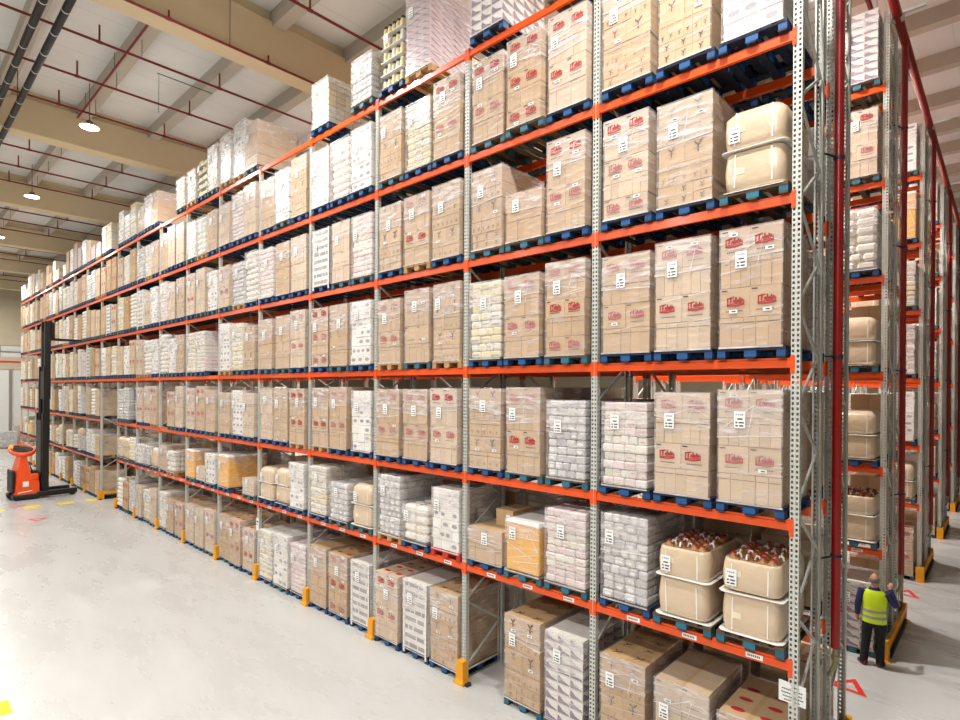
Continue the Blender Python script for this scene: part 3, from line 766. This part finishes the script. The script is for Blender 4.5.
def place_row():
    n=0
    for b in range(NB):
        for l in range(7):
            if b==TUN and l<3: continue
            for s in range(3):
                n+=1
                if b<5:
                    e=CAT[b][l][s]
                    if e is None or (b,l,s)==(0,6,2): continue
                    ty,h=e; seed=n; det=2
                else:
                    ty=pick(l,b); h=rng.choice(HS) if l!=1 else rng.choice((1.0,1.15,1.2,1.4)); seed=rng.randrange(3); det=2 if b<9 else 0
                    if l==6: h=rng.choice((.9,1.3,1.5,1.64))
                    if l==0: h=rng.choice((1.42,1.5,1.58))
                    if b==5 and l==1: ty,h=[('O',1.25),('G',1.2),('C',.7)][s]
                    if b==6 and l==1: ty,h=[('O',1.2),('C',.7),('V',1.2)][s]
                    if l==6 and b in (5,6,7,8):
                        e={5:[('V',1.7),('V',1.85),('C',1.55)],6:[('V',1.3),('K',1.5),('V',1.65)],7:[None,None,('N',1.3)],8:[('C',1.2),('V',1.5),('C',1.45)]}[b][s]
                        if e is None: continue
                        ty,h=e
                    elif b==TUN+1 and s==2 and l<3: ty='C'
                    elif rng.random()<(.05 if l not in (6,) else .12): continue
                h=max(.5,h-.1)
                z=slotz(l)
                if b>TUN and l==1: z=1.9+BH/2+.001
                pal=random.Random(n).choices(('blue','teal','wood'),(6,4,1.6 if l!=0 and b>0 else .3))[0]
                if (b,l,s)==(2,1,2): pal='red'
                w=.72 if b>=5 else random.Random(n*3).choice((.70,.72,.74))
                if (b,l,s)==(1,1,0): w=.8
                dy=random.Random(n*5).uniform(-.03,.03) if b<9 else 0
                lab='%s, %s of %s bay from near end, %s'%(DESC[ty],SLOT[s],ORD[b],TIER[l])
                load(ty,slotx(b,s)+random.Random(n).uniform(-.012,.012),YL+dy,z,lab,h,w,pal,seed,det,group='pallet loads in the nearest rack',tops=(ty=='B' and b==0 and l==1))
place_row()
# small carton standing on the short stack
o=MB(); o.box(-.2,.2,-.3,.3,0,.3); o.box(-.03,.03,-.303,-.3,.0,.3,1); o.box(.04,.13,-.303,-.3,.12,.22,2)
tag(o.obj('carton',[M['carton'],M['carton2'],M['paper']],None,(slotx(1,0)+.14,YL+.1,slotz(1)+.742)),'loose tan carton with white sticker on top of the short carton stack','carton')

# loads in the rack behind (only those that show through gaps)
HIDDEN={60,61,151,160,161,162,230,250,261,262,321,330,331,332,350,351,352,430,431,432,450,451,452,521,530,531,532,550,551,552,560,630,631,632,650,651,652,660,661,662,720,721,730,731,732,750,751,752,760,761,762,821,822,830,831,832,850,851,852,860,921,922,930,931,932,950,951,952,960,961,962,1030,1031,1032,1040,1050,1051,1052,1060,1061,1062,1130,1131,1132,1150,1151,1152,1160,1161,1162,1210,1220,1222,1230,1231,1232,1250,1251,1252,1260,1261,1262,1300,1320,1321,1322,1330,1331,1332,1350,1351,1352,1360,1361,1362,1400,1401,1402,1420,1422,1430,1431,1432,1440,1441,1442,1450,1451,1452,1460,1461,1462,1500,1501,1502,1520,1522,1530,1531,1532,1540,1541,1542,1550,1551,1552,1560,1561,1562,1600,1601,1602,1620,1630,1631,1632,1641,1642,1650,1651,1652,1660,1661,1662,1700,1701,1702,1720,1721,1722,1730,1731,1732,1740,1741,1742,1750,1751,1752,1760,1761,1762,1800,1801,1802,1820,1821,1822,1830,1831,1832,1840,1841,1842,1850,1851,1852,1860,1861,1862}
rng=random.Random(29)
YB=Y1B-.6+.075
for b in range(NB):
    for l in range(7):
        if b==TUN and l<3: continue
        for s in range(3):
            ty=rng.choices('RCYVPNG',(20,26,10,14,6,8,8))[0]; h=rng.choice(HS)-.1 if l not in (1,) else rng.choice((1.1,1.3)); sd=rng.randrange(3)
            pal=rng.choice(('blue','teal'))
            if l==0: h=min(h,1.58)
            if b*100+l*10+s in HIDDEN: continue
            z=slotz(l)
            if b>TUN and l==1: z=1.9+BH/2+.001
            load(ty,slotx(b,s),YB,z,'%s in rear rack behind %s of %s bay, %s'%(DESC[ty],SLOT[s],ORD[b],TIER[l]),h,.72,pal,sd,0,PI,'pallet loads in the rear rack')
# loads at the ends of the further rows
CR={0:[('B',.0),]}
ROWCAT={0:{0:'T',1:'B',2:'B',3:'B',4:'S',5:'R',6:'T'},1:{0:'R',1:'B',2:'V',3:'P',4:'N',5:'O',6:'V'},2:{0:'R',1:'C',2:'B',3:'N',4:'V',5:'B',6:'N'},3:{0:'C',1:'R',2:'C',3:'V',4:'B',5:'V',6:'C'},4:{0:'C',1:'C',2:'V',3:'R',4:'C',5:'V',6:'C'}}
rng=random.Random(5)
for r in range(5):
    y=YF+ROWP*(r+1)
    for l in range(7):
        for s in ((2,1,0) if r==0 else (2,1)):
            ty=ROWCAT[r][l] if s==2 else rng.choice('RCVBPN'); h={'B':1.25}.get(ty,rng.choice((1.5,1.58,1.64)))
            if l==1: h=min(h,1.3)
            if l==0: h=min(h,1.58)
            h-=.08
            if r*100+l*10+s in (50,161,261,331,351,421,431,451,461,50+0): continue
            load(ty,slotx(0,s),y+.525,slotz(l),'%s, %s of the end bay of %s row, %s'%(DESC[ty],SLOT[s],ROWW[r],TIER[l]),h,.72,rng.choice(('blue','teal')),rng.randrange(3)+40,2 if r==0 else 1,0,'pallet loads at the row ends',tops=(r==0 and s==2 and l in (1,)))
        ty=rng.choice('RCVCC'); h=rng.choice((1.5,1.58)) if l!=1 else 1.3
        load(ty,slotx(0,2),y+1.67+RD-.525,slotz(l),'%s behind the end load of %s row, %s'%(DESC[ty],ROWW[r],TIER[l]),h,.72,'blue',rng.randrange(3)+40,0,PI,'pallet loads at the row ends')

# notice on the nearest rack end
t=thing('notice_sheet','white paper notice with lines of text on the near end upright','notice',(X0-.02,YF-.02,1.84),0)
mb=MB(); mb.add([(-.13,0,-.12),(.15,.05,-.155),(.15,.05,.09),(-.13,0,.125),(-.13,.004,-.12),(.15,.054,-.155),(.15,.054,.09),(-.13,.004,.125)],[(0,1,2,3),(7,6,5,4),(0,4,5,1),(1,5,6,2),(2,6,7,3),(3,7,4,0)])
mb.obj('sheet',M['paper'],t)
mb=MB()
for i,(a,b) in enumerate(((.5,.75),(.12,.9),(.1,.88),(.15,.92),(.2,.8))):
    zz=.10-i*.042
    u=a
    while u<b:
        e=min(b,u+.07); X=lambda q:-.13+.28*q; Yq=lambda q:.05*q-.002; Z=lambda q:zz-.02-.035*q
        mb.poly([(X(u),Yq(u),Z(u)-.008),(X(e-.015),Yq(e-.015),Z(e)-.008),(X(e-.015),Yq(e-.015),Z(e)+.006),(X(u),Yq(u),Z(u)+.006)]); u=e
mb.obj('text_lines',M['ink'],t)
t=thing('notice_sheet','small white card tied to the sixth upright at shoulder height','notice',(X0-5*P-.02,YF-.006,1.55),0)
mb=MB(); mb.box(-.07,.07,-.004,0,-.17,.17); mb.obj('sheet',M['paper'],t)
mb=MB(); mb.box(-.045,.045,-.006,-.004,.05,.1); mb.box(-.045,.03,-.006,-.004,-.02,.0); mb.obj('text_lines',M['ink'],t)

# ------------------------------------------------------------------ floor markings
def dash(x,y,lx,ly,label,rz=0):
    mb=MB(); mb.box(-lx/2,lx/2,-ly/2,ly/2,.001,.004); o=mb.obj('floor_dash',M['yline'],None,(x,y,0)); o.rotation_euler.z=rz
    tag(o,label,'floor marking','yellow floor dashes')
for k,yy in enumerate((3.55,4.85,6.1,7.2,8.3)):
    dash(-32.2,yy,.55,.62,'yellow dash painted across the floor to the rack passage, %s from the open floor'%ORD[k])
for k,xx in enumerate((-12.35,-13.1)):
    dash(xx,1.5-.07*k,.55 if k==0 else .25,.16,'yellow dash painted on the open floor near the camera, %s'%('larger one' if k==0 else 'smaller one'))
def tri(c,size,rz,label,w=.3):
    mb=MB(); o=[Vector((math.cos(a),math.sin(a),0))*size for a in (PI/2,PI/2+2*PI/3,PI/2+4*PI/3)]; i=[p*(1-w*1.6) for p in o]
    for k in range(3):
        a,b=o[k],o[(k+1)%3]; cc,d=i[(k+1)%3],i[k]
        mb.add([(p.x,p.y,.003) for p in (a,b,cc,d)]+[(p.x,p.y,0.001) for p in (a,b,cc,d)],[(0,1,2,3),(7,6,5,4),(0,4,5,1),(1,5,6,2),(2,6,7,3),(3,7,4,0)])
    ob=mb.obj('floor_triangle',M['rline'],None,(c[0],c[1],0)); ob.rotation_euler.z=rz
    tag(ob,label,'floor marking','red warning triangles on the floor')
tri((-2.12,12.27),.40,-2.2,'red triangle outline painted on the aisle floor behind the nearest rack end')
tri((-2.0,19.0),.42,-2.2,'red triangle outline painted on the floor at the end of the third row')
tri((-29.0,4.55),.42,.3,'red triangle outline painted on the open floor in front of the orange truck')
tri((-32.8,4.4),.40,.3,'red triangle outline beside the yellow dashes under the orange truck',.25)

# ------------------------------------------------------------------ orange reach truck
TS=1.15
t=thing('reach_truck','orange and black reach truck with tall raised mast facing the rack','forklift truck',(-35.0,4.72,0),math.radians(4))
t.scale=(TS,TS,TS)
def part(name,m,fn,parent=None):
    mb=MB(); fn(mb); return mb.obj(name,m,parent or t)
# local: forks toward +Y, rear at -Y
def f_(mb):
    def r(x,y0,y1,z): return [(-x,y0,z),(x,y0,z),(x,y1,z),(-x,y1,z)]
    mb.loft([r(.58,-.18,.58,.12),r(.60,-.20,.60,.24),r(.60,-.17,.60,.62),r(.58,-.14,.58,.80)],0,False)
    mb.cbox(-.58,.58,.3,.60,.78,1.08,.05)
chassis=part('chassis',M['truck'],f_)
part('bumper_skirt',M['blk'],lambda mb: mb.cbox(-.64,.64,-.28,.66,.05,.24,.04))
part('rear_cowl',M['truck'],lambda mb: mb.loft([[(-x,a,z),(x,a,z),(x,b,z),(-x,b,z)] for x,a,b,z in ((.56,-.16,.42,.78),(.50,-.12,.32,1.15),(.44,-.04,.26,1.5),(.40,.02,.22,1.78),(.44,0,.26,1.9))],0,False))
part('data_plate',M['paper'],lambda mb: mb.box(.605,.612,.04,.24,.56,.78),chassis)
part('side_strip',M['sheet'],lambda mb: mb.add([(.604,-.12,.30),(.604,.36,.36),(.604,.36,.40),(.604,-.12,.34)],[(0,1,2,3)]),chassis)
part('back_pad',M['seat'],lambda mb: mb.cbox(-.42,.42,-.28,-.19,.3,1.25,.04))
def f_(mb):
    # oval dished overhead guard, tipped forward
    n=28; q=lambda r,z,k: (.52*r*math.cos(2*PI*k/n),-.0+.14+.46*r*math.sin(2*PI*k/n),1.98+z-.16*r*math.cos(2*PI*k/n))
    mb.loft([[q(r,z,k) for k in range(n)] for r,z in ((.72,-.10),(.95,-.02),(1.0,.06),(.97,.13),(.86,.13),(.80,.06))],0,True)
og=part('overhead_guard',M['truck'],f_)
def f_(mb):
    n=28; mb.loft([[(.52*r*math.cos(2*PI*k/n),-.0+.14+.46*r*math.sin(2*PI*k/n),2.08+z-.16*r*math.cos(2*PI*k/n)) for k in range(n)] for r,z in ((.84,0),(.5,.01),(.1,.012))],0,True)
part('roof_screen',M['glassd'],f_,og)
def f_(mb): mb.cbox(-.3,.3,-.02,.3,1.08,1.18,.03)
part('seat',M['seat'],f_)
def f_(mb):
    mb.cbox(.1,.5,.34,.58,1.06,1.2,.03); mb.tube([(.32,.42,1.18),(.32,.34,1.36)],.02,8); mb.tube([(.32+.12*math.cos(a*PI/8),.33,1.36+.12*math.sin(a*PI/8)) for a in range(17)],.015,6)
part('control_console',M['blk'],f_)
part('beacon',M['beacon'],lambda mb: mb.disc((-.2,-.18),.06,2.1,2.26,12),og)
for sx in (-1,1):
    lg=part('support_leg',M['blk'],lambda mb: mb.cbox(sx*.52-.11,sx*.52+.11,.5,1.95,.08,.30,.03))
    part('load_wheel',M['rub'],lambda mb: mb.tube([(sx*.52-.07,1.78,.13),(sx*.52+.07,1.78,.13)],.13,18),lg)
part('drive_wheel',M['rub'],lambda mb: mb.tube([(-.1,-.2,.16),(.1,-.2,.16)],.16,18))
def f_(mb):
    for sx in (-1,1): mb.box(sx*.42-.08,sx*.42+.08,.72,.95,.15,3.6)
    for z in (.5,1.6,2.7,3.5): mb.box(-.42,.42,.8,.86,z-.06,z+.06)
    mb.box(-.34,.34,.7,.72,.9,3.3)
part('outer_mast',M['blk'],f_)
def f_(mb):
    for sx in (-1,1): mb.box(sx*.33-.07,sx*.33+.07,.78,1.0,2.3,5.6)
    for z in (2.6,4.0,5.5): mb.box(-.33,.33,.85,.9,z-.06,z+.06)
    mb.box(-.2,.2,.8,.86,2.5,5.4)
part('middle_mast',M['blk'],f_)
def f_(mb):
    for sx in (-1,1): mb.box(sx*.24-.06,sx*.24+.06,.84,1.05,4.2,7.55)
    for z in (4.4,5.8,7.2): mb.box(-.24,.24,.9,.95,z-.06,z+.06)
    for sx in (-.1,.1): mb.tube([(sx,.88,4.2),(sx,.88,7.1)],.05,10)
part('inner_mast',M['blk'],f_)
part('lift_cylinder',M['blk'],lambda mb: mb.tube([(0,.76,.3),(0,.76,4.2)],.06,10))
def f_(mb): mb.box(-.42,.42,1.05,1.12,6.85,7.5); mb.box(-.46,.46,1.08,1.14,6.8,6.92); mb.box(-.46,.46,1.08,1.14,7.35,7.45)
cr=part('fork_carriage',M['blk'],f_)
for sx in (-1,1):
    part('fork',M['blk'],lambda mb: (mb.box(sx*.28-.05,sx*.28+.05,1.13,1.18,6.80,7.4),mb.box(sx*.28-.05,sx*.28+.05,1.13,2.15,6.76,6.83)),cr)

# wrapped goods waiting on the floor by the far wall
for k,(ty,x,y,h,lab) in enumerate((('G',-64.5,8.0,1.5,'silver wrapped pallet standing on the floor by the far wall, nearer one'),('C',-66.3,9.3,1.9,'tan carton stack on the floor by the far wall, taller one'),('Y',-65.2,9.6,1.0,'low carton stack on the floor by the far wall'),('S',-66.5,7.4,1.2,'white sack stack on the floor by the far wall'))):
    load(ty,x,y,0,lab,h,.78,'wood',90+k,1)
mb=MB(); mb.box(-.08,.08,-6,6,.001,.005); tag(mb.obj('floor_line',M['yline'],None,(-62.0,6,0)),'long yellow line painted on the floor before the far wall','floor marking')

# ------------------------------------------------------------------ man in the high visibility vest
def ering(c,rx,ry,n=20,tilt=0):
    return [(c[0]+rx*math.cos(2*PI*k/n),c[1]+ry*math.sin(2*PI*k/n),c[2]+tilt*math.cos(2*PI*k/n)*rx) for k in range(n)]
HP=thing('person','man in yellow reflective vest and dark trousers reaching to the second row upright','person',(-1.92,13.55,0),math.radians(6))
LA=[(-.20,.0,1.46),(-.265,-.03,1.20),(-.285,.06,.95)]; RA=[(.20,.0,1.46),(.33,.08,1.25),(.25,.26,1.49)]
LL=[(-.10,0,.93),(-.13,.02,.50),(-.17,-.03,.09)]; RL=[(.10,0,.93),(.10,.05,.50),(.10,.02,.09)]
def mid(a,b,t): return tuple(a[i]+(b[i]-a[i])*t for i in range(3))
def body():
    mb=MB()
    mb.loft([ering((0,0,.86),.13,.10),ering((0,0,.95),.165,.115),ering((0,0,1.1),.15,.105),ering((0,0,1.28),.175,.12),ering((0,0,1.42),.18,.105),ering((0,0,1.50),.10,.075)])
    mb.tube([(0,0,1.46),(0,.01,1.55),(0,.03,1.64)],[.062,.056,.056],14)
    mb.ell((0,.035,1.70),(.076,.095,.115),0,18,12); mb.ell((0,.06,1.64),(.058,.07,.07))
    mb.ell((0,.135,1.68),(.014,.022,.024)); mb.ell((0,.122,1.635),(.026,.012,.008))
    for s in (-1,1): mb.ell((s*.078,.03,1.69),(.012,.02,.03)); mb.ell((s*.03,.118,1.705),(.013,.012,.009))
    for A in (LA,RA): mb.tube([A[0],mid(A[0],A[1],.5),A[1],mid(A[1],A[2],.4),A[2]],[.058,.05,.042,.042,.03],12)
    for L in (LL,RL): mb.tube([L[0],mid(L[0],L[1],.5),L[1],mid(L[1],L[2],.35),L[2]],[.088,.075,.056,.056,.04],14)
    for L in (LL,RL): mb.tube([L[2],(L[2][0],L[2][1]+.02,.06),(L[2][0],L[2][1]+.15,.04)],[.04,.042,.03],10)
    # hands
    def hand(w,d,up,side):
        w=Vector(w); d=Vector(d).normalized(); up=Vector(up).normalized(); s=d.cross(up).normalized()*side
        p=w+d*.05
        mb.tube([w,w+d*.03,p,w+d*.095],[.026,.034,.04,.034],10)
        for k,(off,L) in enumerate(((-.028,.07),(-.009,.08),(.010,.075),(.028,.058))):
            a=w+d*.085+s*off; b=a+d*L*.45+up*-.004; c=b+d*L*.3-up*.022; e=c+d*L*.12-up*.026
            mb.tube([a,b,c,e],[.0105,.010,.009,.008],8)
        a=w+d*.03-s*.03; mb.tube([a,a+d*.03-s*.028,a+d*.062-s*.032-up*.012],[.013,.011,.009],8)
    hand(LA[2],(-.02,.10,-.25),(-1,0,0),1); hand(RA[2],(.02,.12,.17),(0,-.5,.5),1)
    return mb
o=body().obj('body',M['skin'],HP)
md=o.modifiers.new('fuse','REMESH'); md.mode='VOXEL'; md.voxel_size=.0075; md.use_smooth_shade=True
sm=o.modifiers.new('smooth','SMOOTH'); sm.factor=.5; sm.iterations=2
dg=bpy.context.evaluated_depsgraph_get(); me=bpy.data.meshes.new_from_object(o.evaluated_get(dg)); o.modifiers.clear(); o.data=me
if not me.materials: me.materials.append(M['skin'])
def hp(name,m,fn,parent=None,label=None):
    mb=MB(); fn(mb); q=mb.obj(name,m,parent or HP); 
    if label: q['label']=label
    return q
def f_(mb):
    n=22; rings=[]
    for a,r in ((-.62,1.07),(-.3,1.09),(0.0,1.09),(.3,1.08)):
        rings.append([(.076*r*math.cos(a)*math.cos(th),.035+.097*r*math.cos(a)*math.sin(th),1.70+.115*math.sin(a)) for th in [math.radians(168+204*k/n) for k in range(n+1)]])
    vs=[p for q in rings for p in q]; m=n+1; fs=[(i*m+k,i*m+k+1,(i+1)*m+k+1,(i+1)*m+k) for i in range(3) for k in range(n)]
    mb.add(vs,fs,0,True)
h=hp('hair',M['hair'],f_); sd=h.modifiers.new('thick','SOLIDIFY'); sd.thickness=.012
def f_(mb):
    for A in (LA,RA): mb.tube([mid(A[0],A[1],-.08),mid(A[0],A[1],.25),mid(A[0],A[1],.6),A[1],mid(A[1],A[2],.3),mid(A[1],A[2],.95)],[.078,.074,.066,.062,.058,.046],16)
    mb.loft([ering((0,0,.90),.178,.128),ering((0,0,1.1),.172,.122),ering((0,0,1.3),.192,.132),ering((0,0,1.44),.20,.115),ering((0,.005,1.50),.11,.085),ering((0,.01,1.555),.072,.07)])
hp('sweater',M['navy'],f_)
def f_(mb):
    mb.loft([ering((0,0,.87),.205,.152,28),ering((0,0,.95),.203,.15,28),ering((0,0,1.08),.196,.142,28),ering((0,0,1.25),.205,.146,28),ering((0,0,1.38),.212,.142,28),ering((0,0,1.455),.195,.122,28),ering((0,0,1.505),.115,.09,28)])
v=hp('vest',M['vest'],f_)
for z in (.985,1.105):
    hp('reflective_band',M['band'],lambda mb: mb.loft([ering((0,0,z-.026),.206,.152,28),ering((0,0,z+.026),.2045,.151,28)],0,True,True),v)
def f_(mb):
    mb.loft([ering((0,0,.80),.165,.125),ering((0,0,.88),.185,.135),ering((0,0,.98),.18,.13)])
    for L in (LL,RL):
        k=(L[2][0],L[2][1],.045)
        mb.tube([(L[0][0]*.9,0,.93),(L[0][0]*.95,0,.84),mid(L[0],L[1],.5),L[1],mid(L[1],L[2],.45),k],[.10,.108,.095,.08,.075,.07],18)
hp('trousers',M['trous'],f_)
for L,rz in ((LL,.5),(RL,-.35)):
    def f_(mb):
        c,s=math.cos(rz),math.sin(rz)
        def R_(w,y0,y1,z): 
            out=[]
            for k in range(16):
                a=2*PI*k/16; x=w*math.cos(a); y=(y0+y1)/2+(y1-y0)/2*math.sin(a); out.append((L[2][0]+c*x-s*y,L[2][1]+s*x+c*y,z))
            return out
        mb.loft([R_(.045,-.08,.20,0),R_(.052,-.085,.205,.02),R_(.050,-.08,.19,.05),R_(.046,-.075,.12,.085),R_(.044,-.06,.05,.11)])
    hp('shoe',M['shoe'],f_)

# ------------------------------------------------------------------ light
LP=640
for k,x in enumerate((-2.2,-12.2,-22.2,-32.2,-42.3,-52.3,-62.3)):  # last lamp added out of view to brighten the far wall
    lamp(x,4.8,14.0,'bright high bay lamp over the open floor, %s along from the near end'%ORD[k],LP*(1.3,.95,.8,.7,.7,.9,1.8)[k])
for j,y in enumerate((-4,-13)):
    for k,x in enumerate((-2.2,-12.2,-22.2,-32.2,-42.3,-52.3,-62.3)):  # farthest lamp of each line likewise added for the far wall
        lamp(x,y,14.0,'high bay lamp over the wide hall, %s along in the %s line back'%(ORD[k],ORD[j]),LP*(1.75,1.35,.9,.8,.8,.8,.9)[k],group='hall lamps')
for r in range(4):
    y=YF+ROWP*r+4.65
    for k,x in enumerate((-5.5,-16)):
        lamp(x,y,14.0,'high bay lamp over the %s aisle between the racks, %s along'%(ORD[r],ORD[k]),LP*(2.0 if r==0 else 1.5),group='aisle lamps')
w=bpy.data.worlds.new('world'); sc.world=w; w.use_nodes=True
w.node_tree.nodes['Background'].inputs[0].default_value=(1,.985,.96,1); w.node_tree.nodes['Background'].inputs[1].default_value=.2
vs=sc.view_settings; vs.view_transform='Standard'; vs.look='None'; vs.gamma=1; vs.use_curve_mapping=False; vs.exposure=-0.22
sc.cycles.use_denoising=True; sc.cycles.transparent_max_bounces=12; sc.cycles.max_bounces=7; sc.cycles.diffuse_bounces=3; sc.cycles.caustics_reflective=False; sc.cycles.caustics_refractive=False
sc.cycles.sample_clamp_indirect=6
